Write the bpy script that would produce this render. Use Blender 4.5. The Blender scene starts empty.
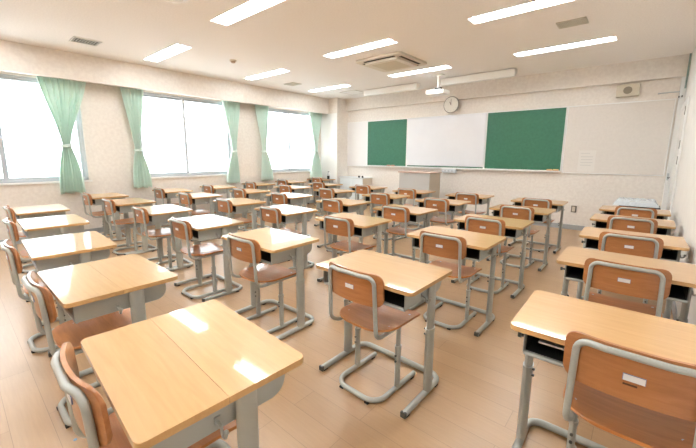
import bpy, bmesh, math, random
from mathutils import Vector, Matrix
random.seed(7)
C = bpy.context.scene.collection
PI = math.pi

# ------------------------------------------------------------------ materials
def new_mat(name):
    m = bpy.data.materials.new(name); m.use_nodes = True
    nt = m.node_tree; b = nt.nodes['Principled BSDF']
    return m, nt, b

def srgb(r, g, b):
    f = lambda c: (c/255/12.92) if c/255 <= 0.04045 else ((c/255+0.055)/1.055)**2.4
    return (f(r), f(g), f(b), 1)

def plain(name, col, rough=0.5, metal=0.0, coat=0.0):
    m, nt, b = new_mat(name)
    b.inputs['Base Color'].default_value = col
    b.inputs['Roughness'].default_value = rough
    b.inputs['Metallic'].default_value = metal
    b.inputs['Coat Weight'].default_value = coat
    return m

def mottled(name, c1, c2, rough, scale, bump=0.0, bscale=200):
    m, nt, b = new_mat(name)
    tc = nt.nodes.new('ShaderNodeTexCoord')
    n = nt.nodes.new('ShaderNodeTexNoise'); n.inputs['Scale'].default_value = scale
    n.inputs['Detail'].default_value = 5
    r = nt.nodes.new('ShaderNodeValToRGB')
    r.color_ramp.elements[0].position = 0.35; r.color_ramp.elements[1].position = 0.65
    r.color_ramp.elements[0].color = c1; r.color_ramp.elements[1].color = c2
    L = nt.links.new
    L(tc.outputs['Object'], n.inputs['Vector']); L(n.outputs['Fac'], r.inputs['Fac'])
    L(r.outputs['Color'], b.inputs['Base Color'])
    b.inputs['Roughness'].default_value = rough
    if bump:
        n2 = nt.nodes.new('ShaderNodeTexNoise'); n2.inputs['Scale'].default_value = bscale
        bp = nt.nodes.new('ShaderNodeBump'); bp.inputs['Strength'].default_value = bump
        bp.inputs['Distance'].default_value = 0.003
        L(tc.outputs['Object'], n2.inputs['Vector']); L(n2.outputs['Fac'], bp.inputs['Height'])
        L(bp.outputs['Normal'], b.inputs['Normal'])
    return m

def wood(name, c1, c2, c3, rough, coat, stretch=(1.2, 14, 14), coat_rough=0.04, island=True):
    m, nt, b = new_mat(name); L = nt.links.new
    tc = nt.nodes.new('ShaderNodeTexCoord'); mp = nt.nodes.new('ShaderNodeMapping')
    mp.inputs['Scale'].default_value = stretch
    oi = nt.nodes.new('ShaderNodeObjectInfo')
    va = nt.nodes.new('ShaderNodeVectorMath'); va.operation = 'ADD'
    vm = nt.nodes.new('ShaderNodeVectorMath'); vm.operation = 'SCALE'
    vm.inputs[0].default_value = (31, 17, 7)
    L(oi.outputs['Random'], vm.inputs['Scale'])
    L(tc.outputs['Object'], va.inputs[0]); L(vm.outputs[0], va.inputs[1])
    L(va.outputs[0], mp.inputs['Vector'])
    n = nt.nodes.new('ShaderNodeTexNoise'); n.inputs['Scale'].default_value = 3.0
    n.inputs['Detail'].default_value = 6; n.inputs['Roughness'].default_value = 0.6
    n.inputs['Distortion'].default_value = 0.6
    L(mp.outputs['Vector'], n.inputs['Vector'])
    r = nt.nodes.new('ShaderNodeValToRGB')
    e = r.color_ramp.elements
    e[0].position = 0.3; e[0].color = c1; e[1].position = 0.72; e[1].color = c3
    k = e.new(0.5); k.color = c2
    L(n.outputs['Fac'], r.inputs['Fac'])
    hs = nt.nodes.new('ShaderNodeHueSaturation')
    mr = nt.nodes.new('ShaderNodeMapRange'); mr.inputs['To Min'].default_value = 0.9; mr.inputs['To Max'].default_value = 1.08
    L(oi.outputs['Random'], mr.inputs['Value']); L(mr.outputs['Result'], hs.inputs['Value'])
    L(r.outputs['Color'], hs.inputs['Color']); L(hs.outputs['Color'], b.inputs['Base Color'])
    b.inputs['Roughness'].default_value = rough
    b.inputs['Coat Weight'].default_value = coat; b.inputs['Coat Roughness'].default_value = coat_rough
    return m

M = {}
M['wall'] = mottled('wallpaper_peach', srgb(226,219,211), srgb(234,228,220), 0.85, 22, 0.25, 130)
M['wall_front'] = M['wall']
M['wall_white'] = mottled('white_painted_wall', srgb(232,230,226), srgb(236,234,230), 0.6, 8)
M['ceiling'] = mottled('ceiling_rockwool', srgb(238,236,234), srgb(246,244,242), 0.9, 60, 0.4, 90)
M['baseboard'] = plain('baseboard_grey', srgb(168,172,174), 0.5)
M['desk_wood'] = wood('beech_desktop', srgb(194,152,98), srgb(200,158,104), srgb(205,164,111), 0.32, 0.65, coat_rough=0.05)
M['ply'] = wood('brown_plywood', srgb(160,102,56), srgb(171,112,64), srgb(181,122,73), 0.36, 0.6, coat_rough=0.1)
M['ply_seat'] = wood('orange_plywood_seat', srgb(182,112,54), srgb(193,122,62), srgb(203,132,70), 0.4, 0.55, coat_rough=0.1)
M['steel'] = plain('grey_painted_steel', srgb(172,175,169), 0.32, 0.15, 0.4)
M['steel_dark'] = plain('bolt_steel', srgb(96,98,96), 0.35, 0.7)
M['hook'] = plain('hook_steel', srgb(170,172,168), 0.3, 0.6)
M['tray'] = plain('tray_grey_steel', srgb(168,171,166), 0.42, 0.05)
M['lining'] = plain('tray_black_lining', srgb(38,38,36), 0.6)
M['stamp'] = plain('dark_stamp', srgb(84,50,30), 0.6)
M['rubber'] = plain('black_rubber', srgb(40,40,40), 0.8)
M['label'] = plain('white_label', srgb(226,226,226), 0.5)
M['label_edge'] = plain('label_blue_edge', srgb(120,132,168), 0.5)
M['alu'] = plain('aluminium', srgb(196,200,202), 0.3, 0.6)
M['sash'] = plain('sash_grey_aluminium', srgb(196,201,206), 0.4, 0.1)
M['white_frame'] = plain('white_frame', srgb(238,238,236), 0.4)
M['white'] = plain('white_plastic', srgb(236,235,230), 0.4)
M['cream'] = plain('cream_plastic', srgb(224,217,204), 0.5)
M['grille'] = plain('cream_grille', srgb(208,199,178), 0.6)
M['dark'] = plain('dark_slot', srgb(52,50,46), 0.7)
M['ventgrey'] = plain('vent_grey', srgb(206,202,188), 0.6)
M['sheet'] = mottled('white_screen_sheet', srgb(228,229,233), srgb(231,232,236), 0.45, 3, 0.05, 6)
M['whiteboard'] = mottled('cream_pinboard', srgb(217,211,204), srgb(221,215,208), 0.6, 30)
M['whiteboard_l'] = plain('pale_board', srgb(232,230,228), 0.5)
M['curtain'] = mottled('mint_curtain', srgb(230,248,239), srgb(235,250,243), 0.85, 14)
def add_translucent(m, fac):
    nt = m.node_tree; b = nt.nodes['Principled BSDF']; o = nt.nodes['Material Output']
    tl = nt.nodes.new('ShaderNodeBsdfTranslucent'); mx = nt.nodes.new('ShaderNodeMixShader')
    mx.inputs['Fac'].default_value = fac
    nt.links.new(b.inputs['Base Color'].links[0].from_socket, tl.inputs['Color'])
    nt.links.new(b.outputs[0], mx.inputs[1]); nt.links.new(tl.outputs[0], mx.inputs[2]); nt.links.new(mx.outputs[0], o.inputs['Surface'])
add_translucent(M['curtain'], .12)
M['paper'] = plain('paper', srgb(224,220,214), 0.7)
M['ink'] = plain('faint_ink', srgb(206,203,199), 0.7)
M['lectern'] = plain('lectern_grey', srgb(186,183,178), 0.5)
M['lectern_top'] = plain('lectern_brown_edge', srgb(190,162,146), 0.5)
M['lectern_side'] = plain('lectern_side', srgb(188,176,160), 0.5)
M['cab_white'] = plain('cabinet_white', srgb(222,228,230), 0.4)
M['cab_side'] = plain('cabinet_side', srgb(212,200,184), 0.5)
M['eraser_pink'] = plain('eraser_pad', srgb(200,160,140), 0.8)
M['eraser_yellow'] = plain('eraser_wood', srgb(206,168,110), 0.7)
M['black'] = plain('black_matte', srgb(30,30,32), 0.6)
M['green_pipe'] = plain('greenish_pipe', srgb(140,160,152), 0.5)
M['red_scrap'] = plain('brown_scrap', srgb(120,66,52), 0.8)
M['blue_scrap'] = plain('blue_scrap', srgb(120,150,170), 0.8)

def green_board():
    m, nt, b = new_mat('green_chalkboard'); L = nt.links.new
    tc = nt.nodes.new('ShaderNodeTexCoord'); mp = nt.nodes.new('ShaderNodeMapping')
    mp.inputs['Scale'].default_value = (9, 9, 9)
    n = nt.nodes.new('ShaderNodeTexNoise'); n.inputs['Scale'].default_value = 2.5; n.inputs['Detail'].default_value = 6
    r = nt.nodes.new('ShaderNodeValToRGB')
    r.color_ramp.elements[0].position = .3; r.color_ramp.elements[0].color = srgb(44,104,78)
    r.color_ramp.elements[1].position = .75; r.color_ramp.elements[1].color = srgb(52,113,86)
    L(tc.outputs['Object'], mp.inputs['Vector']); L(mp.outputs[0], n.inputs['Vector'])
    L(n.outputs['Fac'], r.inputs['Fac']); L(r.outputs['Color'], b.inputs['Base Color'])
    b.inputs['Roughness'].default_value = 0.5
    return m
M['green'] = green_board()

def floor_mat():
    m, nt, b = new_mat('plank_floor'); L = nt.links.new
    tc = nt.nodes.new('ShaderNodeTexCoord')
    br = nt.nodes.new('ShaderNodeTexBrick')
    br.inputs['Color1'].default_value = srgb(176,142,104); br.inputs['Color2'].default_value = srgb(181,147,109)
    br.inputs['Mortar'].default_value = srgb(144,114,84)
    br.inputs['Scale'].default_value = 1.0
    br.inputs['Mortar Size'].default_value = 0.0012
    br.inputs['Mortar Smooth'].default_value = 0.3
    br.inputs['Brick Width'].default_value = 0.92; br.inputs['Row Height'].default_value = 0.148
    br.inputs['Bias'].default_value = 0
    br.offset = 0.37
    mp = nt.nodes.new('ShaderNodeMapping'); mp.inputs['Location'].default_value = (0.05, 0.095, 0)
    L(tc.outputs['Object'], mp.inputs['Vector']); L(mp.outputs[0], br.inputs['Vector'])
    mp2 = nt.nodes.new('ShaderNodeMapping'); mp2.inputs['Scale'].default_value = (2, 30, 1)
    n = nt.nodes.new('ShaderNodeTexNoise'); n.inputs['Scale'].default_value = 3; n.inputs['Detail'].default_value = 6
    L(tc.outputs['Object'], mp2.inputs['Vector']); L(mp2.outputs[0], n.inputs['Vector'])
    mx = nt.nodes.new('ShaderNodeMix'); mx.data_type = 'RGBA'; mx.blend_type = 'MULTIPLY'
    mx.inputs[0].default_value = 0.5
    r = nt.nodes.new('ShaderNodeValToRGB')
    r.color_ramp.elements[0].position = .3; r.color_ramp.elements[0].color = (.86,.84,.82,1)
    r.color_ramp.elements[1].position = .65; r.color_ramp.elements[1].color = (1,1,1,1)
    L(n.outputs['Fac'], r.inputs['Fac'])
    L(br.outputs['Color'], mx.inputs[6]); L(r.outputs['Color'], mx.inputs[7])
    L(mx.outputs[2], b.inputs['Base Color'])
    b.inputs['Roughness'].default_value = 0.45
    b.inputs['Coat Weight'].default_value = 0.7; b.inputs['Coat Roughness'].default_value = 0.27
    return m
M['floor'] = floor_mat()

def glass_mat():
    m = bpy.data.materials.new('window_glass'); m.use_nodes = True; nt = m.node_tree
    nt.nodes.clear(); L = nt.links.new
    o = nt.nodes.new('ShaderNodeOutputMaterial'); mx = nt.nodes.new('ShaderNodeMixShader')
    t = nt.nodes.new('ShaderNodeBsdfTransparent'); t.inputs['Color'].default_value = (.96,.98,.98,1)
    g = nt.nodes.new('ShaderNodeBsdfGlossy'); g.inputs['Roughness'].default_value = 0.02
    f = nt.nodes.new('ShaderNodeFresnel'); f.inputs['IOR'].default_value = 1.45
    ge = nt.nodes.new('ShaderNodeNewGeometry'); sb = nt.nodes.new('ShaderNodeMath'); sb.operation = 'SUBTRACT'; sb.inputs[0].default_value = 1
    mu = nt.nodes.new('ShaderNodeMath'); mu.operation = 'MULTIPLY'   # only the outer face of a pane reflects
    L(ge.outputs['Backfacing'], sb.inputs[1]); L(f.outputs[0], mu.inputs[0]); L(sb.outputs[0], mu.inputs[1])
    L(mu.outputs[0], mx.inputs['Fac']); L(t.outputs[0], mx.inputs[1]); L(g.outputs[0], mx.inputs[2])
    L(mx.outputs[0], o.inputs['Surface'])
    return m
M['glass'] = glass_mat()

def film_mat():
    m, nt, b = new_mat('clear_plastic_film')
    b.inputs['Base Color'].default_value = srgb(226,234,240)
    b.inputs['Roughness'].default_value = 0.15; b.inputs['Coat Weight'].default_value = 0.8
    b.inputs['Alpha'].default_value = 0.8
    return m
M['film'] = film_mat()

TUBE_STRENGTH = 29.0
def emit(name, col, s):
    m, nt, b = new_mat(name)
    b.inputs['Base Color'].default_value = col
    b.inputs['Emission Color'].default_value = col; b.inputs['Emission Strength'].default_value = s
    return m
M['tube'] = emit('fluorescent_tube', (.94, .975, 1.0, 1), TUBE_STRENGTH)

# ------------------------------------------------------------------ mesh helpers
def bm_new(): return bmesh.new()

def add_box(bm, x0, x1, y0, y1, z0, z1, bev=0.0, seg=2):
    r = bmesh.ops.create_cube(bm, size=1)
    vs = r['verts']
    for v in vs:
        v.co = Vector(((x0+x1)/2 + v.co.x*(x1-x0), (y0+y1)/2 + v.co.y*(y1-y0), (z0+z1)/2 + v.co.z*(z1-z0)))
    if bev > 0:
        es = list({e for v in vs for e in v.link_edges})
        bmesh.ops.bevel(bm, geom=es, offset=bev, segments=seg, affect='EDGES', profile=0.5)

def fillet(pts, r, n=6, closed=False):
    P = [Vector(p) for p in pts]; out = []; N = len(P)
    for i, p in enumerate(P):
        if not closed and (i == 0 or i == N-1): out.append(p); continue
        a = P[i-1]-p; b = P[(i+1) % N]-p
        rr = r[i] if isinstance(r, (list, tuple)) else r
        la, lb = a.length, b.length; a.normalize(); b.normalize()
        ang = a.angle(b)
        if ang > PI-0.02 or rr <= 0: out.append(p); continue
        d = min(rr/math.tan(ang/2), la*0.49, lb*0.49); rr2 = d*math.tan(ang/2)
        bis = (a+b).normalized(); c = p + bis*(rr2/math.sin(ang/2))
        s = p+a*d-c; e = p+b*d-c
        tot = s.angle(e); ax = s.cross(e).normalized()
        for k in range(n+1):
            out.append(c + Matrix.Rotation(tot*k/n, 3, ax) @ s)
    return out

def add_tube(bm, pts, r, seg=8, closed=False, flat=1.0, cap=True):
    P = [Vector(p) for p in pts]; N = len(P)
    rings = []; up = None
    for i in range(N):
        if closed: t = (P[(i+1) % N]-P[i-1])
        elif i == 0: t = P[1]-P[0]
        elif i == N-1: t = P[-1]-P[-2]
        else: t = P[i+1]-P[i-1]
        t.normalize()
        if up is None:
            up = Vector((0,0,1)) if abs(t.z) < 0.9 else Vector((0,1,0))
        up = (up - t*up.dot(t))
        if up.length < 1e-6: up = t.orthogonal()
        up.normalize(); sd = t.cross(up)
        ri = r[i] if isinstance(r, (list, tuple)) else r
        rings.append([bm.verts.new(P[i] + up*math.cos(2*PI*k/seg)*ri*flat + sd*math.sin(2*PI*k/seg)*ri) for k in range(seg)])
    M_ = N if closed else N-1
    for i in range(M_):
        a, b = rings[i], rings[(i+1) % N]
        for k in range(seg):
            bm.faces.new((a[k], a[(k+1) % seg], b[(k+1) % seg], b[k]))
    if cap and not closed:
        bm.faces.new(rings[0]); bm.faces.new(list(reversed(rings[-1])))

def add_ellipse_col(bm, cx, cy, z0, z1, rx, ry, seg=12):
    a = [bm.verts.new((cx+rx*math.cos(2*PI*k/seg), cy+ry*math.sin(2*PI*k/seg), z0)) for k in range(seg)]
    b = [bm.verts.new((cx+rx*math.cos(2*PI*k/seg), cy+ry*math.sin(2*PI*k/seg), z1)) for k in range(seg)]
    for k in range(seg):
        bm.faces.new((a[k], a[(k+1) % seg], b[(k+1) % seg], b[k]))
    bm.faces.new(list(reversed(a))); bm.faces.new(b)

def rr_outline(w, h, r, n=5):
    out = []
    for (sx, sy, a0) in ((1,-1,-90),(1,1,0),(-1,1,90),(-1,-1,180)):
        rad = r[(sx,sy)] if isinstance(r, dict) else r
        cx, cy = sx*(w/2-rad), sy*(h/2-rad)
        for k in range(n+1):
            a = math.radians(a0+90*k/n)
            out.append((cx+rad*math.cos(a), cy+rad*math.sin(a)))
    return out

def add_prism(bm, outline, t0, t1, plane='xy', bev=0.0, seg=2, off=(0,0,0)):
    ox, oy, oz = off
    def P(u, v, t):
        if plane == 'xy': return (u+ox, v+oy, t+oz)
        if plane == 'xz': return (u+ox, t+oy, v+oz)
        return (t+ox, u+oy, v+oz)
    a = [bm.verts.new(P(u, v, t0)) for u, v in outline]
    b = [bm.verts.new(P(u, v, t1)) for u, v in outline]
    n = len(a); fs = []
    for k in range(n):
        fs.append(bm.faces.new((a[k], a[(k+1) % n], b[(k+1) % n], b[k])))
    f0 = bm.faces.new(list(reversed(a))); f1 = bm.faces.new(b)
    if bev > 0:
        es = list(set(f0.edges) | set(f1.edges))
        bmesh.ops.bevel(bm, geom=es, offset=bev, segments=seg, affect='EDGES', profile=0.5)

def cut_and_bend(bm, axis, lo, hi, n, fn):
    nrm = Vector((1,0,0)) if axis == 0 else Vector((0,1,0)) if axis == 1 else Vector((0,0,1))
    for i in range(1, n):
        c = lo+(hi-lo)*i/n
        bmesh.ops.bisect_plane(bm, geom=bm.verts[:]+bm.edges[:]+bm.faces[:], plane_co=nrm*c, plane_no=nrm)
    for v in bm.verts: v.co = Vector(fn(v.co))

def add_disc(bm, c, r, axis, depth, seg=24, r2=None):
    m = Matrix.Translation(Vector(c))
    if axis == 'y': m = m @ Matrix.Rotation(PI/2, 4, 'X')
    if axis == 'x': m = m @ Matrix.Rotation(PI/2, 4, 'Y')
    bmesh.ops.create_cone(bm, cap_ends=True, segments=seg, radius1=r, radius2=r if r2 is None else r2, depth=depth, matrix=m)

def obj(name, bm, m, parent=None, smooth=True, label=None, second=None):
    bmesh.ops.recalc_face_normals(bm, faces=bm.faces[:])
    me = bpy.data.meshes.new(name); bm.to_mesh(me); bm.free()
    for k in (m if isinstance(m, (list, tuple)) else [m]): me.materials.append(k)
    if smooth:
        me.polygons.foreach_set('use_smooth', [True]*len(me.polygons))
        me.set_sharp_from_angle(angle=math.radians(40))
    o = bpy.data.objects.new(name, me); C.objects.link(o)
    if smooth: o.modifiers.new('normals', 'WEIGHTED_NORMAL').keep_sharp = True
    if parent: o.parent = parent
    if label: o['label'] = label
    return o

def thing(name, label, cat, loc=(0,0,0), rz=0, group=None):
    o = bpy.data.objects.new(name, None); C.objects.link(o)
    o.empty_display_size = 0.1
    o.location = loc; o.rotation_euler = (0,0,rz); o['label'] = label; o['category'] = cat
    if group: o['group'] = group
    return o

def tag(o, label, cat, group=None):
    o['label'] = label; o['category'] = cat
    if group: o['group'] = group
    return o

def struct(name, bm, m, parent=None, smooth=False):
    o = obj(name, bm, m, parent, smooth)
    if not parent: o['kind'] = 'structure'
    return o

def dup(root, loc, rz, label):
    r = root.copy(); C.objects.link(r)
    r.location = loc; r.rotation_euler = (0,0,rz); r['label'] = label
    for ch in list(root.children):
        c = ch.copy(); C.objects.link(c); c.parent = r
        for g in list(ch.children):
            d = g.copy(); C.objects.link(d); d.parent = c
    return r

def box_obj(name, b, m, parent=None, bev=0.0, label=None):
    bm = bm_new(); add_box(bm, *b, bev=bev)
    return obj(name, bm, m, parent, smooth=bev > 0, label=label)

# ------------------------------------------------------------------ room shell
XL, XR, YF, YB, CZ = -7.05, 0.335, 7.5, -2.2, 2.85
BX, BZ = -6.75, 2.455      # window beam face / underside
FBY, FBZ = 7.39, 2.54     # front beam face / underside
bm = bm_new(); add_box(bm, XL-.3, XR+.3, YB-.2, YF+.2, -.1, 0); struct('floor', bm, M['floor'])
LIGHT_X = {-5.735:'on the window side', -3.347:'in the middle line', -1.082:'on the right side'}
LIGHT_Y = {5.86:'nearest the blackboard', 4.112:'second from the blackboard', 2.296:'third from the blackboard', .56:'fourth from the blackboard', -1.2:'at the back of the room'}
LHW, LHD = .615, .107                     # half size of a recessed light
LIGHT_DY = {-5.735: .13, -3.347: 0, -1.082: 0}
bm = bm_new(); xc = XL-.3
for lx in sorted(LIGHT_X):
    add_box(bm, xc, lx-LHW, YB-.2, YF+.2, CZ, CZ+.1); yc = YB-.2
    for ly in sorted(LIGHT_Y):
        y = ly+(LIGHT_DY[lx] if ly > 1 else -LIGHT_DY[lx])
        add_box(bm, lx-LHW, lx+LHW, yc, y-LHD, CZ, CZ+.1); yc = y+LHD
    add_box(bm, lx-LHW, lx+LHW, yc, YF+.2, CZ, CZ+.1); xc = lx+LHW
add_box(bm, xc, XR+.3, YB-.2, YF+.2, CZ, CZ+.1)
struct('ceiling', bm, M['ceiling'])
bm = bm_new(); add_box(bm, XL-.3, XR+.3, YF, YF+.2, 0, CZ); struct('wall_front', bm, M['wall'])
bm = bm_new(); add_box(bm, XL-.3, XR+.3, YB-.2, YB, 0, CZ); struct('wall_back', bm, M['wall'])
bm = bm_new(); add_box(bm, XR, XR+.2, YB, YF, 0, CZ); struct('wall_right', bm, M['wall_white'])
# window wall with three openings
WIN = [(-0.36, 1.57), (2.40, 4.26), (5.12, 6.86)]
MIDS = [.59, 3.27, 5.97]
WZ0, WZ1 = 0.915, 2.46
bm = bm_new()
WT = 0.22
add_box(bm, XL-WT, XL, YB, YF, 0, WZ0)
add_box(bm, XL-WT, XL, YB, YF, WZ1, CZ)
ys = [YB] + [v for w in WIN for v in w] + [YF]
for i in range(0, len(ys), 2): add_box(bm, XL-WT, XL, ys[i], ys[i+1], WZ0, WZ1)
struct('wall_left', bm, M['wall'])
BOXZ = 2.62                               # top of the curtain box behind the beam's lip
bm = bm_new(); add_box(bm, BX-.09, BX, YB, 7.05, BZ, CZ); add_box(bm, XL, BX-.09, YB, 7.05, BOXZ, CZ); struct('trim_1', bm, M['wall'])      # beam over the windows
bm = bm_new(); add_box(bm, -6.43, XR, FBY, YF, FBZ, CZ); struct('trim_2', bm, M['wall'])    # beam over the boards
bm = bm_new(); add_box(bm, XL, -6.43, 7.05, YF, 0, CZ); struct('trim_3', bm, M['wall'])   # corner pillar
bm = bm_new(); add_box(bm, XL, -6.432, 7.044, 7.05, 0, BZ); struct('trim_5', bm, M['white_frame'])   # its front face, window light put in as a whiter colour
bm = bm_new(); add_box(bm, XL, XL+.015, YB, 7.04, 0, .09, .003); struct('baseboard_left', bm, M['baseboard'])
bm = bm_new(); add_box(bm, -6.43, XR, YF-.015, YF, 0, .09, .003); struct('baseboard_front', bm, M['baseboard'])
bm = bm_new(); add_box(bm, XR-.012, XR, YB, YF-.015, 0, .09, .003); struct('baseboard_right', bm, M['baseboard'])
# white post in the front right corner
bm = bm_new(); add_box(bm, .265, XR, YF-.06, YF, 0, FBZ, .004); struct('trim_4', bm, M['white_frame'])

# windows
for i, (y0, y1) in enumerate(WIN):
    x0 = XL-.15
    bm = bm_new(); F = .034
    add_box(bm, x0, XL-.03, y0, y0+F, WZ0, WZ1); add_box(bm, x0, XL-.03, y1-F, y1, WZ0, WZ1)
    add_box(bm, x0, XL-.03, y0, y1, WZ0, WZ0+F); add_box(bm, x0, XL-.03, y0, y1, WZ1-F, WZ1)
    w = struct('window_%d' % (i+1), bm, M['sash'])
    mid = MIDS[i]
    for k, (a, b, xo) in enumerate(((y0+F, mid+.03, x0+.025), (mid-.03, y1-F, x0+.06))):
        bm = bm_new(); S = .034; za, zb = WZ0+F, WZ1-F
        add_box(bm, xo, xo+.03, a, a+S, za, zb); add_box(bm, xo, xo+.03, b-S, b, za, zb)
        add_box(bm, xo, xo+.03, a+S, b-S, za, za+S); add_box(bm, xo, xo+.03, a+S, b-S, zb-S, zb)
        s = obj('sash', bm, M['sash'], w, False)
        box_obj('glass_pane', (xo+.012, xo+.018, a+S, b-S, za+S, zb-S), M['glass'], s)
    bm = bm_new(); add_box(bm, x0+.09, x0+.115, mid-.012, mid+.012, 1.48, 1.56, .004); obj('latch', bm, M['alu'], w)
    bm = bm_new(); add_box(bm, XL-.16, XL+.03, y0-.04, y1+.04, WZ0-.03, WZ0, .004); obj('window_sill', bm, M['white_frame'], w)

# curtain rails
for i, (a, b) in enumerate(((YB+.1, 1.78), (2.1, 4.55), (4.83, 7.035))):
    t = thing('curtain_rail', ('white curtain rail over the leftmost window', 'white curtain rail over the middle window',
              'white curtain rail over the window nearest the blackboard')[i], 'curtain rail', (XL+.1, a, BOXZ), 0, 'curtain rails under the beam')
    box_obj('track', (-.014, .014, 0, b-a, -.035, 0), M['white_frame'], t, .003)

def curtain(y0t, y1t, yc, zt, y0b, y1b, zb, label, folds, tie_w=.10):
    t = thing('curtain', label, 'curtain', (XL+.1, 0, 0), 0, 'mint green curtains tied back beside the windows')
    ztop = BOXZ-.05
    bm = bm_new(); NS, NT = 72, 46; rows = []
    for j in range(NT+1):
        z = ztop + (zb-ztop)*j/NT
        if z > zt:
            q = (ztop-z)/(ztop-zt); s = q**1.5*(1.0) if q < 1 else 1
            s = q*q*(3-2*q)*.55+q*.45
            a = y0t+(yc-tie_w/2-y0t)*s; b = y1t+(yc+tie_w/2-y1t)*s
            amp = .040-.012*q
        else:
            q = (zt-z)/(zt-zb); s = 1-(1-q)**2.0
            a = yc-tie_w/2+(y0b-(yc-tie_w/2))*s; b = yc+tie_w/2+(y1b-(yc+tie_w/2))*s
            amp = .028+.024*q
        row = []
        for k in range(NS+1):
            u = k/NS
            ph = folds*2*PI*u + .5*math.sin(3*u+yc)
            x = amp*math.sin(ph) + .008*math.sin(2.3*ph+j*.06)
            y = a+(b-a)*u + .012*math.cos(ph)*(b-a)/.4
            zz = z + (.01*math.sin(5*u*PI+yc*3) if j == NT else 0)
            row.append(bm.verts.new((x, y, zz)))
        rows.append(row)
    for j in range(NT):
        for k in range(NS):
            bm.faces.new((rows[j][k], rows[j][k+1], rows[j+1][k+1], rows[j+1][k]))
    o = obj('drape', bm, M['curtain'], t)
    o.modifiers.new('thick', 'SOLIDIFY').thickness = .003
    bm = bm_new()
    loop = [(.047*math.cos(2*PI*k/16), yc+(tie_w/2+.016)*math.sin(2*PI*k/16), zt+.01*math.sin(2*PI*k/16)) for k in range(16)]
    prev = None
    rings = [[bm.verts.new((x*f, yc+(y-yc)*f, z+dz)) for f, dz in ((1,.022),(1.06,0),(1,-.022),(.95,-.022),(.95,.022))] for x, y, z in loop]
    for k in range(16):
        A, B = rings[k], rings[(k+1) % 16]
        for q in range(5): bm.faces.new((A[q], A[(q+1) % 5], B[(q+1) % 5], B[q]))
    obj('tieback', bm, M['curtain'], t)
    bm = bm_new(); n = folds
    for k in range(n+1):
        y = y0t+(y1t-y0t)*k/n
        add_box(bm, -.006, .006, y-.004, y+.004, BOXZ-.0505, BOXZ-.0355)
    h = obj('runner', bm, M['white_frame'], t, False); h['kind'] = 'stuff'
curtain(1.03, 1.66, 1.31, 1.47, 1.15, 1.48, .72, 'mint green curtain tied back at the right side of the leftmost window', 8)
curtain(2.11, 2.50, 2.32, 1.42, 2.18, 2.50, .74, 'mint green curtain tied back at the left side of the middle window', 6)
curtain(4.00, 4.43, 4.24, 1.42, 4.02, 4.33, .72, 'mint green curtain tied back at the right side of the middle window', 6)
curtain(4.82, 5.19, 5.04, 1.43, 4.93, 5.25, .73, 'mint green curtain tied back left of the window nearest the blackboard', 6)
curtain(6.49, 7.00, 6.75, 1.45, 6.52, 6.98, .71, 'mint green curtain beside the corner pillar, nearest the blackboard', 7)

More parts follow.
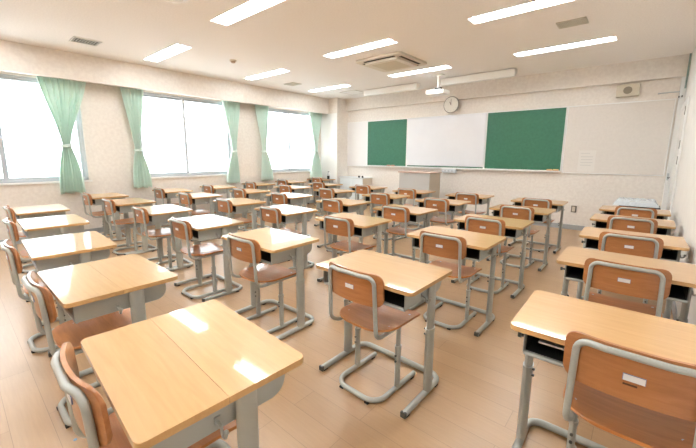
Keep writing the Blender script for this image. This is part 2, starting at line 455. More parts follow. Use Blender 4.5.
# ------------------------------------------------------------------ desks
def make_desk(label, ext=False):
    t = thing('school_desk', label, 'desk', group='school desks in columns facing the blackboard')
    W, Dp, Z = (.650 if ext else .668), (.492 if ext else .464), .70
    bm = bm_new()
    if not ext:
        add_prism(bm, rr_outline(W, Dp, .022), Z-.021, Z, bev=.005, seg=2)
        obj('tabletop', bm, M['desk_wood'], t)
    else:
        d1 = .225
        add_prism(bm, rr_outline(W, d1, {(1,-1):.022,(-1,-1):.022,(1,1):.001,(-1,1):.001}), Z-.021, Z, bev=.0016, seg=1, off=(0,-Dp/2+d1/2,0))
        obj('tabletop', bm, M['desk_wood'], t)
        d2 = Dp-d1-.0007; bm = bm_new()
        add_prism(bm, rr_outline(W, d2, {(1,1):.022,(-1,1):.022,(1,-1):.001,(-1,-1):.001}), Z-.021, Z, bev=.0016, seg=1, off=(0,Dp/2-d2/2,0))
        obj('top_extension', bm, M['desk_wood'], t)
    # storage tray: folded steel box, open towards the pupil
    bm = bm_new(); zt, zb = Z-.0215, Z-.115; y0, y1 = -.21, .19; hw = .279; th = .004
    side = [(y0+.012, zt), (y0, zt-.01), (y0, zb+.012), (y0+.012, zb), (y1-.05, zb)]
    for k in range(6):
        a = -PI/2 + PI/2*k/5
        side.append((y1-.05+.05*math.cos(a), zb+.05+.05*math.sin(a)))
    side.append((y1, zt))
    for s in (-1, 1):
        add_prism(bm, side, s*hw-th*(s < 0), s*hw+th*(s > 0), plane='yz', bev=.0015, seg=1)
    add_box(bm, -hw, hw, y0+.006, y1-.04, zb, zb+.004)
    add_box(bm, -hw, hw, y1-.004, y1, zb+.04, zt)
    v = [(y1-.045, zb), (y1-.01, zb+.02), (y1, zb+.05), (y1-.004, zb+.05), (y1-.014, zb+.024), (y1-.045, zb+.004)]
    add_prism(bm, v, -hw, hw, plane='yz')
    add_tube(bm, [(-hw, y0+.008, zb+.003), (hw, y0+.008, zb+.003)], .008, 8)
    tr = obj('storage_tray', bm, M['tray'], t)
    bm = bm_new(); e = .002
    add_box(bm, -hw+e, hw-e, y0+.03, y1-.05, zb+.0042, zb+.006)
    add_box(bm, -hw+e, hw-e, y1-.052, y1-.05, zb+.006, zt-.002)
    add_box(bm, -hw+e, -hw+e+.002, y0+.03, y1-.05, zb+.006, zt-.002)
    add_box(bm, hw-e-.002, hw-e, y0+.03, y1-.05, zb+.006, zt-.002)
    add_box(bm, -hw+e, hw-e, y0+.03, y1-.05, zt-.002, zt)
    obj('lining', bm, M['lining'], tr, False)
    # floor frame, open towards the pupil
    bm = bm_new(); fx, fz = .300, .022
    path = fillet([(fx,-.215,fz),(fx,.205,fz),(-fx,.205,fz),(-fx,-.215,fz)], .07, 7)
    add_tube(bm, path, .017, 10)
    fr = obj('floor_frame', bm, M['steel'], t)
    for s in (-1, 1):
        bm = bm_new(); add_box(bm, s*fx-.0165, s*fx+.0165, -.222, -.205, .006, .038, .004)
        obj('foot_cap', bm, M['steel_dark'], fr)
        for y in (-.185, .135):
            bm = bm_new(); add_box(bm, s*fx-.012, s*fx+.012, y-.015, y+.015, 0, .01); obj('foot_pad', bm, M['rubber'], fr, False)
        bm = bm_new(); ly = .042
        add_ellipse_col(bm, s*fx, ly, .30, Z-.0215, .0165, .034, 16)
        lg = obj('leg', bm, M['steel'], t)
        bm = bm_new(); add_ellipse_col(bm, s*fx, ly, .03, .40, .0195, .038, 16)
        obj('leg_sleeve', bm, M['steel'], lg)
        bm = bm_new(); add_ellipse_col(bm, s*fx, ly, .388, .408, .0215, .041, 16)
        obj('collar', bm, M['steel'], lg)
        for z in (.396, .366):
            bm = bm_new(); add_disc(bm, (s*(fx-.022), ly-.012, z), .006, 'x', .014, 10); obj('bolt', bm, M['steel_dark'], lg)
        bm = bm_new(); hx = s*(hw+.004)
        if s > 0:
            add_box(bm, hx-.001, hx+.004, -.049, -.031, zb+.022, zb+.044, .001)
            add_tube(bm, fillet([(hx,-.04,zb+.03),(hx+.024,-.04,zb+.024),(hx+.028,-.04,zb-.002),(hx+.046,-.04,zb+.004),(hx+.05,-.04,zb+.018)], .008, 3), .0048, 8)
            bmesh.ops.create_uvsphere(bm, u_segments=8, v_segments=6, radius=.008, matrix=Matrix.Translation((hx+.05,-.04,zb+.022)))
            obj('bag_hook', bm, M['hook'], t)
        else:
            add_disc(bm, (hx-.012,-.15,zb+.045), .006, 'x', .024, 10); add_disc(bm, (hx-.026,-.15,zb+.045), .011, 'x', .012, 12)
            obj('side_knob', bm, M['steel_dark'], t)
    return t

def make_chair(label):
    t = thing('school_chair', label, 'chair', group='plywood chairs behind the school desks')
    # floor frame
    bm = bm_new(); fx = .152; fz = .018
    path = fillet([(fx,.185,fz),(fx,-.20,fz),(-fx,-.20,fz),(-fx,.185,fz)], .085, 8)
    add_tube(bm, path, .0145, 10)
    fr = obj('floor_frame', bm, M['steel'], t)
    for (x, y) in ((fx,.15),(-fx,.15),(fx*.62,-.198),(-fx*.62,-.198)):
        bm = bm_new(); add_box(bm, x-.013, x+.013, y-.016, y+.016, 0, .012, .002); obj('foot_pad', bm, M['rubber'], fr)
    for s in (-1, 1):
        bm = bm_new(); add_ellipse_col(bm, s*fx, 0, .25, .405, .011, .0165)
        lg = obj('leg', bm, M['steel'], t)
        bm = bm_new(); add_ellipse_col(bm, s*fx, 0, .024, .275, .0145, .0205); obj('leg_sleeve', bm, M['steel'], lg)
        bm = bm_new(); add_ellipse_col(bm, s*fx, 0, .265, .282, .017, .0235); obj('collar', bm, M['steel'], lg)
        for z in (.19, .225):
            bm = bm_new(); add_disc(bm, (s*fx, -.02, z), .006, 'y', .012, 10); obj('bolt', bm, M['steel_dark'], lg)
    # one bent tube: seat rails + backrest hoop
    bm = bm_new(); rx = .152
    path = fillet([(rx,.15,.398),(rx,-.17,.398),(rx+.012,-.224,.425),(rx+.004,-.240,.742),(.08,-.262,.745),(-.08,-.262,.745),(-rx-.004,-.240,.742),(-rx-.012,-.224,.425),(-rx,-.17,.398),(-rx,.15,.398)],
                  [0,.05,.05,.055,.05,.05,.055,.05,.05,0], 6)
    add_tube(bm, path, .0113, 10)
    for y in (-.09, .09): add_tube(bm, [(-rx,y,.396),(rx,y,.396)], .009, 8)
    obj('back_frame', bm, M['steel'], t)
    # seat
    bm = bm_new()
    add_prism(bm, rr_outline(.385, .39, {(1,1):.045,(-1,1):.045,(1,-1):.12,(-1,-1):.12}, 8), -.006, .006, bev=.003, seg=1)
    cut_and_bend(bm, 0, -.1925, .1925, 8, lambda c: c)
    def seat_bend(c):
        u = c.x/.19; v = c.y/.195
        z = .012*u*u - .004 + .010*max(0, -v-.35)**1.2*1.5 - .028*max(0, v-.55)**2*2.2 - .004*(1-u*u)*(1-v*v)
        return (c.x, c.y, c.z+z)
    cut_and_bend(bm, 1, -.195, .195, 10, seat_bend)
    for v in bm.verts: v.co += Vector((0, .000, .42))
    st = obj('seat', bm, M['ply_seat'], t)
    for sx in (-1, 1):
        for y in (-.09, .11):
            bm = bm_new(); add_disc(bm, (sx*.152, y, .4265), .007, 'z', .006, 10); obj('rivet', bm, M['alu'], st)
    # backrest
    bm = bm_new()
    add_prism(bm, rr_outline(.385, .178, .042), -.006, .006, plane='xz', bev=.003, seg=1)
    def back_bend(c):
        u = c.x/.19
        return (c.x, c.y+.036*abs(u)**2.4 + (c.z)*-.06, c.z)
    cut_and_bend(bm, 0, -.1925, .1925, 10, back_bend)
    for v in bm.verts: v.co += Vector((0, -.2425, .672))
    bk = obj('backrest', bm, M['ply'], t)
    yb = -.2492
    bm = bm_new(); add_box(bm, -.0285, .0285, yb-.0015, yb+.003, .6555, .6785, .0007)
    add_box(bm, -.0268, .0268, yb-.0032, yb, .657, .677)
    bm.faces.ensure_lookup_table()
    for f in bm.faces:
        if min(v.co.y for v in f.verts) < yb-.003: f.material_index = 1
    obj('number_plate', bm, [M['label_edge'], M['label']], bk, label='white number plate with thin blue edge')
    return t

ORD = {1:'first', 2:'second', 3:'third', 4:'fourth', 5:'fifth', 6:'sixth'}
COLN = {'A':'column along the right wall', 'B':'second column from the right wall', 'C':'third column from the right wall',
        'D':'middle column', 'E':'third column from the windows', 'F':'second column from the windows', 'G':'column along the windows'}
DESKS = {
'A1':(-.005,1.602,1.0),'A2':(-.03,2.681,.3),'A3':(-.03,3.626,1.2),'A4':(-.05,4.611,-.8),'A5':(-.049,5.507,-.5),
'B0':(-1.108,.466,-3.1),'B1':(-1.106,1.609,-.3),'B2':(-1.123,2.678,-.6),'B3':(-1.123,3.605,-.7),'B4':(-1.112,4.655,-.5),'B5':(-1.131,5.643,-.6),
'C0':(-2.172,.512,.2),'C1':(-2.203,1.621,1.0),'C2':(-2.227,2.687,0),'C3':(-2.198,3.655,-.6),'C4':(-2.185,4.677,-.2),'C5':(-2.177,5.672,.2),
'D0':(-3.182,.536,-2.2),'D1':(-3.247,1.623,-.4),'D2':(-3.257,2.64,-2.4),'D3':(-3.217,3.652,-.9),'D4':(-3.201,4.702,.2),'D5':(-3.218,5.639,0),
'E0':(-4.335,.633,-1.6),'E1':(-4.359,1.652,-1.3),'E2':(-4.306,2.664,-2.2),'E3':(-4.362,3.628,-.9),'E4':(-4.369,4.702,-.9),'E5':(-4.303,5.669,0),
'F0':(-5.436,.695,-1.4),'F1':(-5.421,1.633,1.7),'F2':(-5.437,2.647,.3),'F3':(-5.444,3.598,-.1),'F4':(-5.447,4.63,0),'F5':(-5.469,5.602,0),
'G1':(-6.463,1.625,.1),'G2':(-6.527,2.682,0),'G3':(-6.577,3.606,0),'G4':(-6.603,4.594,0),'G5':(-6.604,5.538,0),'G6':(-6.70,6.69,0)}
# chair: sideways offset, pull-out, turn (degrees)
CH = {'A1':(.05,0,0),'A2':(.01,0,0),'A3':(0,0,0),'A4':(.01,0,0),'A5':(.02,0,0),
'B0':(-.05,.024,0),'B1':(0,0,-2),'B2':(0,0,0),'B3':(0,0,0),'B4':(0,0,0),'B5':(.02,0,0),
'C0':(.03,.02,0),'C1':(.02,0,0),'C2':(.02,0,0),'C3':(.02,0,0),'C4':(.02,0,0),'C5':(.05,0,0),
'D0':(.05,.04,0),'D1':(.04,0,0),'D2':(.05,0,0),'D3':(.02,0,0),'D4':(.05,0,0),'D5':(0,0,0),
'E0':(.06,.03,0),'E1':(.08,0,0),'E2':(.05,0,0),'E3':(.05,0,0),'E4':(.05,0,0),'E5':(.05,0,0),
'F0':(.085,0,0),'F1':(.06,0,0),'F2':(.06,0,0),'F3':(.06,0,0),'F4':(.05,0,0),'F5':(.03,0,0),
'G1':(.085,0,0),'G2':(.085,0,0),'G3':(.085,0,0),'G4':(.08,0,0),'G5':(0,0,0),'G6':(.085,0,0)}
SPECIAL = {  # desks told apart by what shows on them
'A1':'wooden school desk with grey slats in its open tray, rearmost along the right wall',
           'G6':'small school desk carrying the bottle, first from the blackboard in the column along the windows'}
def place(key):
    n = 6-int(key[1]) if key[0] != 'G' else 7-int(key[1])
    return ORD[n], COLN[key[0]]
desk0 = desk1 = chair0 = None
for key in sorted(DESKS):
    x, y, rz = DESKS[key]; o, c = place(key)
    lab = SPECIAL.get(key, 'pale wood school desk, %s from the blackboard in the %s' % (o, c))
    if key == 'B0': lab = 'varnished school desk with a seamed top, closest to camera, at bottom left'
    ext = key in ('B0', 'C0')
    if ext:
        if desk1 is None: desk1 = make_desk(lab, True); d = desk1; d.location = (x, y, 0); d.rotation_euler = (0,0,math.radians(rz))
        else: d = dup(desk1, (x, y, 0), math.radians(rz), lab)
    else:
        if desk0 is None: desk0 = make_desk(lab); d = desk0; d.location = (x, y, 0); d.rotation_euler = (0,0,math.radians(rz))
        else: d = dup(desk0, (x, y, 0), math.radians(rz), lab)
    dx, dy, tr = CH[key]; a = math.radians(rz); b = math.radians(rz*.5+tr)
    lx, ly = dx, -.042-dy
    cx = x+lx*math.cos(a)-ly*math.sin(a); cy = y+lx*math.sin(a)+ly*math.cos(a)
    clab = 'brown plywood chair, %s from the blackboard in the %s' % (o, c)
    if key == 'A1': A1_CHAIR = clab
    if chair0 is None: chair0 = make_chair(clab); chair0.location = (cx, cy, 0); chair0.rotation_euler = (0,0,b)
    else: dup(chair0, (cx, cy, 0), b, clab)
# grey slats in the tray of the rearmost desk by the right wall (a part of that desk only)
for o in list(bpy.data.objects):
    if o.get('label') == SPECIAL['A1']:
        bm = bm_new()
        for y, z in ((-.180, .642), (-.150, .628)): add_box(bm, -.235, .12, y-.010, y+.010, z-.004, z+.004, .002)
        obj('tray_rack', bm, M['alu'], o)
    if o.get('category') == 'chair' and o.get('label') == A1_CHAIR:
        for ch in o.children:
            if ch.name.split('.')[0] == 'backrest':
                bm = bm_new(); add_box(bm, -.026, .010, -.2502, -.247, .6405, .6455, .0005); obj('stamp', bm, M['stamp'], ch, label='small dark stamped mark')

# ------------------------------------------------------------------ front wall
# green chalkboard with three panels
BZ0, BZ1 = 1.065, 2.235
t = thing('chalkboard', 'long green chalkboard on the front wall, middle covered by white sheet', 'chalkboard', (0, YF, 0))
for a, b in ((-5.73,-4.5),(-4.5,-2.61),(-2.61,-1.185)):
    f = .018
    bm = bm_new(); add_box(bm, a+f, b-f, -.03, -.005, BZ0+f, BZ1-f); p_ = obj('board_panel', bm, M['green'], t, False)
    bm = bm_new(); add_box(bm, a, b, -.036, 0, BZ1-f, BZ1, .002); add_box(bm, a, b, -.036, 0, BZ0, BZ0+f, .002)
    add_box(bm, a, a+f, -.036, 0, BZ0+f, BZ1-f, .002); add_box(bm, b-f, b, -.036, 0, BZ0+f, BZ1-f, .002)
    obj('panel_frame', bm, M['white_frame'], p_)
bm = bm_new(); add_box(bm, -5.73, -1.185, -.105, -.036, BZ0-.012, BZ0, .003); add_box(bm, -5.73, -1.185, -.105, -.100, BZ0, BZ0+.012, .001)
obj('chalk_rail', bm, M['white_frame'], t)
# white sheet over the middle panel, faint crease
bm = bm_new(); nx, nz = 60, 40
x0, x1, z0, z1 = -4.495, -2.615, 1.108, 2.225; g = []
for j in range(nz+1):
    row = []
    for i in range(nx+1):
        x = x0+(x1-x0)*i/nx; z = z0+(z1-z0)*j/nz
        d = 0
        for (cx, cz, ang, w, l, h) in ((-3.28,1.98,.55,.03,.16,.006),(-3.42,1.90,.2,.03,.14,.004),(-3.85,1.95,-.8,.04,.25,.002)):
            u = (x-cx)*math.cos(ang)+(z-cz)*math.sin(ang); v = -(x-cx)*math.sin(ang)+(z-cz)*math.cos(ang)
            d += h*math.exp(-(u/l)**2-(v/w)**2)
        row.append(bm.verts.new((x, YF-.0375-d, z)))
    g.append(row)
for j in range(nz):
    for i in range(nx): bm.faces.new((g[j][i], g[j][i+1], g[j+1][i+1], g[j+1][i]))
o = obj('projection_sheet', bm, M['sheet']); o.modifiers.new('thick', 'SOLIDIFY').thickness = .0012
tag(o, 'white projection sheet fixed over the middle of the chalkboard', 'projection screen')

def pinboard(name, x0, x1, z0, z1, mat, label, cat):
    t = thing(name, label, cat, ((x0+x1)/2, YF, 0)); w = (x1-x0)/2; f = .015
    box_obj('board_panel', (-w+f, w-f, -.022, -.004, z0+f, z1-f), mat, t)
    bm = bm_new(); add_box(bm, -w, w, -.028, 0, z1-f, z1, .002); add_box(bm, -w, w, -.028, 0, z0, z0+f, .002)
    add_box(bm, -w, -w+f, -.028, 0, z0+f, z1-f, .002); add_box(bm, w-f, w, -.028, 0, z0+f, z1-f, .002)
    obj('board_frame', bm, M['white_frame'], t)
    return t
pinboard('display_board', -6.45, -5.735, 1.045, 2.235, M['whiteboard_l'], 'narrow pale board left of the green chalkboard, by the corner pillar', 'board')
pinboard('display_board', -1.18, .245, 1.04, 2.235, M['whiteboard'], 'wide pale grey board right of the green chalkboard, with a paper notice', 'board')
# paper notice with faint lines
t = thing('paper_notice', 'white paper notice with faint grey lines on the pale right board', 'notice', (-.81, YF-.0235, 1.26))
box_obj('sheet', (-.125, .125, -.002, 0, -.18, .19), M['paper'], t)
for k, (z, w, x) in enumerate(((.14,.07,-.03),(.08,.09,0),(.03,.085,0),(-.02,.09,0),(-.07,.08,-.01))):
    box_obj('text_line', (x-w, x+w, -.0026, -.0018, z-.006, z+.006), M['ink'], t)

# clock
t = thing('wall_clock', 'round white wall clock with thin grey rim above the chalkboard', 'clock', (-3.40, FBY+.12, 2.455))
t.location = (-3.36, FBY, 2.437); t.scale = (1.08, 1, 1.08)
bm = bm_new(); add_disc(bm, (0,-.02,0), .165, 'y', .04, 40); bmesh.ops.bevel(bm, geom=[e for e in bm.edges if len(e.link_faces) == 2 and e.calc_face_angle(0) > 1], offset=.012, segments=2, affect='EDGES'); obj('rim', bm, plain('clock_rim', srgb(140,134,126), .4, .3), t)
bm = bm_new(); add_disc(bm, (0,-.0405,0), .148, 'y', .004, 40); obj('dial', bm, plain('clock_dial', srgb(226,222,212), .5), t)
for h in range(12):
    m = Matrix.Rotation(h*PI/6, 4, 'Y'); bm = bm_new(); r = bmesh.ops.create_cube(bm, size=1)
    for v in r['verts']: v.co = m @ Vector((v.co.x*.008, -.0435+v.co.y*.002, .125+v.co.z*.026))
    obj('hour_mark', bm, M['ink'], t, False)
for nm, a, l, w in (('hour_hand', math.radians(-27), .075, .011), ('minute_hand', math.radians(0), .115, .008)):
    bm = bm_new(); r = bmesh.ops.create_cube(bm, size=1); m = Matrix.Rotation(a, 4, 'Y')
    for v in r['verts']: v.co = m @ Vector((v.co.x*w, -.046+v.co.y*.002-(.002 if nm[0] == 'm' else 0), l/2-.01+v.co.z*l))
    obj(nm, bm, plain('clock_hand', srgb(110,84,76), .5), t)

# speaker
t = thing('wall_speaker', 'cream square wall speaker with round grey cone, above the right board', 'speaker', (-.36, YF, 2.41))
bm = bm_new(); add_box(bm, -.15, .15, -.10, 0, -.095, .095, .008); obj('cabinet', bm, plain('speaker_cabinet', srgb(204,195,176), .6), t)
bm = bm_new(); add_disc(bm, (0,-.101,0), .058, 'y', .006, 28); obj('cone', bm, plain('speaker_cone', srgb(140,130,112), .7), t)
# outlet
t = thing('wall_outlet', 'small wall outlet with dark rim low on the front wall', 'outlet', (-.92, YF, .385))
bm = bm_new(); add_box(bm, -.042, .042, -.01, 0, -.062, .062, .004); obj('cover_plate', bm, plain('outlet_rim', srgb(112,104,94), .5), t)
bm = bm_new(); add_box(bm, -.024, .024, -.0125, -.008, -.045, .045, .002); obj('socket', bm, plain('outlet_face', srgb(214,204,186), .5), t)
# chalk rail items
for i, (x, m, lab) in enumerate(((-5.00,'eraser_pink','dusty board eraser on the chalk rail under the left green panel, left of pair'),
                                 (-4.87,'eraser_pink','dusty board eraser on the chalk rail under the left green panel, right of pair'),
                                 (-1.37,'eraser_yellow','tan board eraser on chalk rail under right green panel, left of pair'),
                                 (-1.265,'eraser_yellow','tan board eraser on chalk rail under right green panel, right of pair'))):
    t = thing('board_eraser', lab, 'eraser', (x, YF-.07, BZ0), 0, 'board erasers on the chalk rail')
    bm = bm_new(); add_box(bm, -.045, .045, -.022, .022, 0, .022, .003); obj('felt_pad', bm, M['eraser_pink'], t)
    bm = bm_new(); add_box(bm, -.045, .045, -.022, .022, .0222, .042, .005); obj('grip', bm, M[m], t)
# eraser cleaner box below the rail
t = thing('rail_box', 'small pale grey box fixed below the chalk rail under white sheet', 'box', (-3.35, YF-.07, BZ0-.012))
bm = bm_new(); add_box(bm, -.16, .16, -.05, .05, -.085, 0, .006); obj('housing', bm, plain('pale_grey_box', srgb(206,210,214), .4), t)
for x in (-.08, 0, .08):
    bm = bm_new(); add_box(bm, x-.02, x+.02, -.054, -.048, -.06, -.03, .002); obj('button', bm, plain('grey_button', srgb(176,180,186), .4), t)

# lectern
t = thing('lectern', 'grey steel lectern desk standing before the middle of the chalkboard', 'lectern', (-3.68, 6.68, 0))
bm = bm_new(); add_box(bm, -.36, .36, -.25, -.235, .04, .98, .004); obj('front_panel', bm, M['lectern'], t)
bm = bm_new(); add_box(bm, -.355, .355, -.22, .22, 0, .04, .002); obj('plinth', bm, M['steel_dark'], t)
for s in (-1, 1):
    bm = bm_new(); add_box(bm, s*.345, s*.36, -.234, .25, .04, .98, .003); obj('side_panel', bm, M['lectern_side'], t)
bm = bm_new(); add_box(bm, -.34, .34, -.23, .24, .5, .515); obj('shelf', bm, M['lectern'], t, False)
bm = bm_new(); add_box(bm, -.385, .385, -.275, .27, .981, 1.005, .006); obj('top', bm, M['lectern_top'], t)

# low cabinet in the front left corner
t = thing('low_cabinet', 'low white cabinet in the front left corner beside the pillar', 'cabinet', (-5.96, 7.29, 0))
bm = bm_new(); add_box(bm, -.40, .40, -.19, .19, .05, .74, .004); obj('body', bm, M['cab_side'], t)
bm = bm_new(); add_box(bm, -.38, .38, -.17, .17, 0, .05); obj('plinth', bm, M['steel_dark'], t, False)
for s in (-1, 1):
    bm = bm_new(); add_box(bm, s*.2-.197, s*.2+.197, -.206, -.191, .06, .735, .003); d = obj('door', bm, M['cab_white'], t)
    bm = bm_new(); add_box(bm, s*.03-.006, s*.03+.006, -.222, -.205, .42, .52, .003); obj('handle', bm, M['alu'], d)
bm = bm_new(); add_box(bm, -.415, .415, -.212, .20, .741, .76, .004); obj('top', bm, M['cab_white'], t)
for i, x in enumerate((-5.74, -5.62)):
    bm = bm_new(); add_disc(bm, (0,0,.02), .026, 'z', .04, 16, .022); add_disc(bm, (0,0,.044), .015, 'z', .01, 12)
    o = obj('small_jar', bm, M['black']); o.location = (x, 7.15, .7605)
    tag(o, ('small dark jar on the low white cabinet, left of the two', 'small dark jar on the low white cabinet, right of the two')[i], 'jar', 'jars on the low cabinet')

# pump bottle on the front window-side desk
t = thing('pump_bottle', 'small grey pump bottle with dark base on the desk by the pillar', 'bottle', (-6.53, 6.80, .7005))
bm = bm_new(); add_disc(bm, (0,0,.045), .036, 'z', .09, 18); obj('base_band', bm, M['black'], t)
bm = bm_new(); add_disc(bm, (0,0,.12), .035, 'z', .06, 18, .03); add_disc(bm, (0,0,.163), .03, 'z', .026, 18, .014); obj('body', bm, plain('bottle_grey', srgb(196,200,204), .3), t)
bm = bm_new(); add_disc(bm, (0,0,.19), .011, 'z', .03, 12); add_box(bm, -.012, .04, -.01, .01, .203, .215, .003); obj('pump', bm, plain('pump_grey', srgb(140,144,150), .4), t)

# wrapped stack on a low dark table in the front right corner
t = thing('low_table', 'low black table behind the front right desk, under the wrapped stack', 'table', (-.04, 6.72, 0))
bm = bm_new(); add_box(bm, -.20, .27, -.2, .2, .595, .625, .004); obj('tabletop', bm, M['black'], t)
for sx in (-1, 1):
    for sy in (-1, 1):
        bm = bm_new(); add_box(bm, sx*.19+.035-.015, sx*.19+.035+.015, sy*.175-.015, sy*.175+.015, 0, .594, .002); obj('leg', bm, M['black'], t)
t = thing('wrapped_stack', 'stack of sheets in crinkled clear plastic film, in the front right corner', 'package', (-.05, 6.72, .6255))
bm = bm_new(); add_box(bm, -.19, .22, -.18, .18, 0, .075, .004); obj('sheets', bm, plain('stack_sheets', srgb(202,206,204), .6), t)
bm = bm_new()
random.seed(3); nx, ny = 26, 16; rows = []
for j in range(ny+1):
    row = []
    for i in range(nx+1):
        u = -1+2*i/nx; v = -1+2*j/ny
        edge = max(abs(u), abs(v))
        z = .088 if edge < .8 else .088-(edge-.8)/.2*.085
        row.append(bm.verts.new((.0+u*.265, v*.215, max(.004, z+random.uniform(-.007,.010)))))
    rows.append(row)
for j in range(ny):
    for i in range(nx): bm.faces.new((rows[j][i], rows[j][i+1], rows[j+1][i+1], rows[j+1][i]))
o = obj('film', bm, M['film'], t, False); o.modifiers.new('thick', 'SOLIDIFY').thickness = .001

# right corner hardware
t = thing('wall_bracket', 'thin grey horizontal bar bracket above the right board by the corner', 'bracket', (.27, YF, 2.325))
bm = bm_new(); add_tube(bm, [(-.25,-.05,0),(.02,-.075,0)], .009, 8); add_tube(bm, [(-.245,-.05,0),(-.245,0,0)], .008, 8); obj('bar', bm, M['alu'], t)
bm = bm_new(); add_box(bm, -.005, .03, -.095, -.0605, -.07, .03, .003); obj('mount_plate', bm, M['white_frame'], t)
bm = bm_new(); add_box(bm, -.012, .002, -.10, -.06, -.09, -.065, .002); add_box(bm, .022, .036, -.10, -.062, -.085, -.06, .002); obj('bolt', bm, M['steel_dark'], t)
bm = bm_new(); add_tube(bm, [(0,0,2.36),(0,0,CZ-.001)], .011, 10)
o = obj('corner_pipe', bm, M['green_pipe']); o.location = (.318, FBY-.015, 0); tag(o, 'thin grey green vertical pipe at the top of the right corner', 'pipe')
t = thing('wall_hook', 'small dark metal hook beside the lower right corner of the pale board', 'hook', (.285, YF-.06, 1.03))
bm = bm_new(); add_box(bm, -.012, .012, -.008, 0, -.05, .06, .002); obj('plate', bm, M['alu'], t)
bm = bm_new(); add_tube(bm, fillet([(0,-.006,.0),(0,-.04,-.02),(.02,-.055,0)], .01, 4), .006, 8); obj('prong', bm, M['steel_dark'], t)

# side door in the right wall
D0, D1 = 6.45, 7.36
bm = bm_new()
add_box(bm, XR-.02, XR, D0-.07, D0, 0, 2.12, .003); add_box(bm, XR-.02, XR, D1, D1+.05, 0, 2.12, .003); add_box(bm, XR-.02, XR, D0, D1, 2.05, 2.12, .003)
dr = struct('door_1', bm, M['white_frame'], None, True)
bm = bm_new(); add_box(bm, XR-.012, XR-.001, D0+.004, D1-.004, .01, 2.046, .002); obj('door_leaf', bm, M['wall_white'], dr)
for z in (1.30, 1.51, 1.95):
    bm = bm_new(); add_box(bm, XR-.028, XR-.012, D0-.012, D0+.012, z-.055, z+.055, .003); obj('hinge', bm, plain('hinge_grey', srgb(150,146,140), .4, .5), dr)

# ------------------------------------------------------------------ ceiling
light0 = None
for y0_, yn in LIGHT_Y.items():
    for x, xn in LIGHT_X.items():
        lab = 'recessed twin tube ceiling light %s, %s' % (xn, yn); y = y0_+(LIGHT_DY[x] if y0_ > 1 else -LIGHT_DY[x])
        if light0 is None:
            t = thing('ceiling_light', lab, 'ceiling light', (x, y, CZ), 0, 'recessed twin tube ceiling lights'); light0 = t
            bm = bm_new()
            w, d, h = LHW-.002, LHD-.002, .062
            add_box(bm, -w, w, -d, d, h, h+.006)
            for e in (-1, 1):
                add_box(bm, -w, w, e*d-.003, e*d+.001, .0, h); add_box(bm, e*w-.003, e*w+.001, -d, d, .0, h)
            obj('housing', bm, M['white_frame'], t, False)
            for e in (-1, 1):
                bm = bm_new(); add_tube(bm, [(-.57, e*.05, .028), (.57, e*.05, .028)], .0155, 12); tb = obj('tube', bm, M['tube'], t)
                for q in (-1, 1):
                    bm = bm_new(); add_box(bm, q*.583-.010, q*.583+.010, e*.05-.013, e*.05+.013, .004, .061, .002); obj('socket', bm, M['cream'], tb)
        else: dup(light0, (x, y, CZ), 0, lab)

# blackboard lights, hung at a slant
for i, (x0, x1) in enumerate(((-5.20,-3.81),(-3.27,-1.90))):
    t = thing('board_light', ('white hanging board light in front of the left half of chalkboard', 'white hanging board light in front of the right half of chalkboard')[i],
              'board light', ((x0+x1)/2, 6.70, CZ), 0, 'board lights hung before the chalkboard'); w = (x1-x0)/2
    bm = bm_new(); add_prism(bm, [(-.075,-.012),(.07,-.012),(.075,-.07),(-.03,-.145),(-.075,-.135)], -w, w, plane='yz', bev=.004, seg=2); obj('hood', bm, M['white'], t)
    for e in (-.7, .7):
        bm = bm_new(); add_tube(bm, [(e*w,0,-.02),(e*w,0,-.001)], .03, 10); obj('stem', bm, M['white_frame'], t)
    bm = bm_new(); add_tube(bm, [(-w+.04,.04,-.11),(w-.04,.04,-.11)], .013, 10); obj('tube', bm, M['white_frame'], t)

# projector
t = thing('projector', 'white projector hung from a ceiling bracket before the clock', 'projector', (-3.16, 6.30, CZ))
bm = bm_new(); add_box(bm, -.10, .10, -.06, .06, -.02, -.001, .003); obj('ceiling_plate', bm, M['white'], t)
bm = bm_new(); add_tube(bm, [(0,0,-.02),(0,0,-.24)], .014, 12); obj('pole', bm, M['white'], t)
bm = bm_new(); add_box(bm, -.05, .07, -.04, .04, -.285, -.235, .004); obj('swivel', bm, M['dark'], t)
bm = bm_new(); add_box(bm, -.18, .18, -.14, .14, -.37, -.286, .014, 3); bd = obj('case', bm, M['white'], t)
bm = bm_new(); add_disc(bm, (.08,.145,-.33), .03, 'y', .02, 18); obj('lens', bm, M['black'], bd)

# air conditioner cassette
t = thing('ceiling_air_conditioner', 'square cream ceiling air conditioner cassette with dark louvres', 'air conditioner', (-3.33, 4.96, CZ))
bm = bm_new(); add_prism(bm, rr_outline(.86, .86, .05), -.035, -.001, bev=.012, seg=2); pn = obj('panel', bm, M['cream'], t)
bm = bm_new(); add_prism(bm, rr_outline(.62, .62, .02), -.068, -.0355, bev=.006, seg=2); cp = obj('centre_panel', bm, M['cream'], t)
bm = bm_new(); add_box(bm, -.23, .23, -.23, .23, -.0705, -.0675, .001); obj('grille', bm, M['grille'], cp)
for k in range(4):
    bm = bm_new(); add_box(bm, -.29, .29, .325, .372, -.0385, -.0355, .001)
    bmesh.ops.rotate(bm, verts=bm.verts[:], cent=(0,0,0), matrix=Matrix.Rotation(k*PI/2, 3, 'Z')); obj('louvre', bm, M['dark'], t)

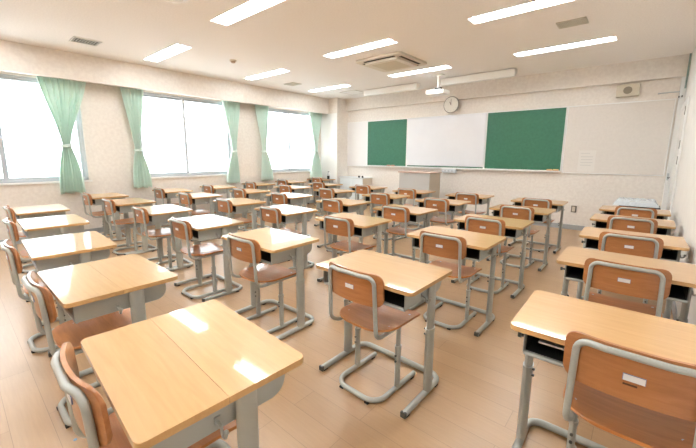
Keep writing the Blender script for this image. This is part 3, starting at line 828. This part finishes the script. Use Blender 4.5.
# vents
def vent(x, y, wx, wy, m_frame, m_slat, m_back, label, n, along='y'):
    t = thing('ceiling_vent', label, 'vent', (x, y, CZ))
    bm = bm_new(); add_box(bm, -wx, wx, -wy, -wy+.014, -.012, -.001); add_box(bm, -wx, wx, wy-.014, wy, -.012, -.001)
    add_box(bm, -wx, -wx+.014, -wy, wy, -.012, -.001); add_box(bm, wx-.014, wx, -wy, wy, -.012, -.001); obj('frame', bm, m_frame, t, False)
    bm = bm_new(); add_box(bm, -wx+.014, wx-.014, -wy+.014, wy-.014, -.003, -.001); obj('backing', bm, m_back, t, False)
    bm = bm_new()
    for k in range(n):
        q = -1+2*(k+.5)/n
        if along == 'y': add_box(bm, -wx+.014, wx-.014, q*(wy-.014)-.005, q*(wy-.014)+.005, -.012, -.004)
        else: add_box(bm, q*(wx-.014)-.005, q*(wx-.014)+.005, -wy+.014, wy-.014, -.012, -.004)
    obj('slats', bm, m_slat, t, False)
vent(-5.95, 1.47, .135, .155, M['white'], plain('vent_slat', srgb(196,198,192), .5), M['dark'], 'dark slotted ceiling vent near the leftmost window', 9)
vent(-.82, 4.87, .145, .11, M['ventgrey'], M['ventgrey'], plain('vent_back', srgb(196,190,176), .7), 'flat grey green ceiling grille between the right hand ceiling lights', 16, 'x')
vent(-5.96, 5.12, .15, .12, M['ventgrey'], M['ventgrey'], plain('vent_back2', srgb(196,190,176), .7), 'small pale ceiling grille between the two front window side lights', 12, 'x')
# access hatch outline
t = thing('ceiling_hatch', 'faint square access hatch in the ceiling by the front left corner', 'hatch', (-5.6, 6.72, CZ))
bm = bm_new(); add_box(bm, -.23, .23, -.23, .23, -.004, -.001); obj('hatch_panel', bm, M['ceiling'], t, False)
bm = bm_new()
for s in (-1, 1):
    add_box(bm, -.24, .24, s*.235-.006, s*.235+.006, -.007, -.001); add_box(bm, s*.235-.006, s*.235+.006, -.24, .24, -.007, -.001)
obj('hatch_frame', bm, M['ventgrey'], t, False)
# detector and round fitting
t = thing('smoke_detector', 'small round tan smoke detector on the ceiling near middle window', 'smoke detector', (-5.255, 3.265, CZ))
bm = bm_new(); add_disc(bm, (0,0,-.012), .055, 'z', .022, 24); obj('base', bm, M['cream'], t)
bm = bm_new(); add_disc(bm, (0,0,-.034), .028, 'z', .022, 20, .04); obj('sensor_head', bm, plain('detector_tan', srgb(196,170,146), .6), t)
t = thing('ceiling_speaker', 'round pale ceiling fitting at the top edge above the left lights', 'ceiling fitting', (-3.65, 1.65, CZ))
bm = bm_new(); add_disc(bm, (0,0,-.008), .12, 'z', .014, 32, .13); obj('ring', bm, M['white'], t)
bm = bm_new(); add_disc(bm, (0,0,-.017), .09, 'z', .006, 32); obj('mesh_cover', bm, M['cream'], t)

# scraps on the floor
bm = bm_new(); bmesh.ops.create_icosphere(bm, subdivisions=2, radius=1)
for v in bm.verts: v.co = Vector((v.co.x*.02+.01*v.co.y**2, v.co.y*.009, max(0, v.co.z)*.006))
o = obj('floor_scrap', bm, M['red_scrap']); o.location = (-2.60, .30, .0005); o.rotation_euler = (0,0,-.3)
tag(o, 'tiny curled brown scrap on the floor at the lower left', 'scrap')
bm = bm_new(); bmesh.ops.create_icosphere(bm, subdivisions=2, radius=1)
for v in bm.verts: v.co = Vector((v.co.x*.009, v.co.y*.008, max(0, v.co.z)*.005))
o = obj('floor_scrap', bm, M['blue_scrap']); o.location = (-1.92, .25, .0005)
tag(o, 'tiny pale blue scrap on the floor at the bottom left', 'scrap')

# ------------------------------------------------------------------ light and camera
w = bpy.data.worlds.new('overcast_sky'); bpy.context.scene.world = w; w.use_nodes = True
bg = w.node_tree.nodes['Background']; bg.inputs['Color'].default_value = (.93, .97, 1.0, 1); bg.inputs['Strength'].default_value = 3.8

f, pitch, yaw, roll = 344.24, math.radians(9.671), math.radians(40.546), math.radians(.309)
cy, sy, cp, sp = math.cos(yaw), math.sin(yaw), math.cos(pitch), math.sin(pitch)
fw = Vector((-sy*cp, cy*cp, -sp)); rt = Vector((cy, sy, 0)); up = rt.cross(fw)
c, s = math.cos(roll), math.sin(roll)
rt, up = c*rt+s*up, -s*rt+c*up
cam = bpy.data.cameras.new('camera'); co = bpy.data.objects.new('camera', cam); C.objects.link(co)
m = Matrix.Identity(4)
for i in range(3): m[i][0], m[i][1], m[i][2] = rt[i], up[i], -fw[i]
m.translation = Vector((0, 0, 1.3474)); co.matrix_world = m
cam.sensor_width = 36; cam.lens = 36*f/696; cam.shift_y = -10.29/696
cam.clip_start = .05; cam.clip_end = 200
sc = bpy.context.scene; sc.camera = co
vs = sc.view_settings; vs.view_transform = 'Standard'; vs.look = 'None'; vs.gamma = 1; vs.use_curve_mapping = False; vs.exposure = 0.58
sc.cycles.transparent_max_bounces = 16; sc.cycles.max_bounces = 10; sc.cycles.diffuse_bounces = 6; sc.cycles.use_denoising = True
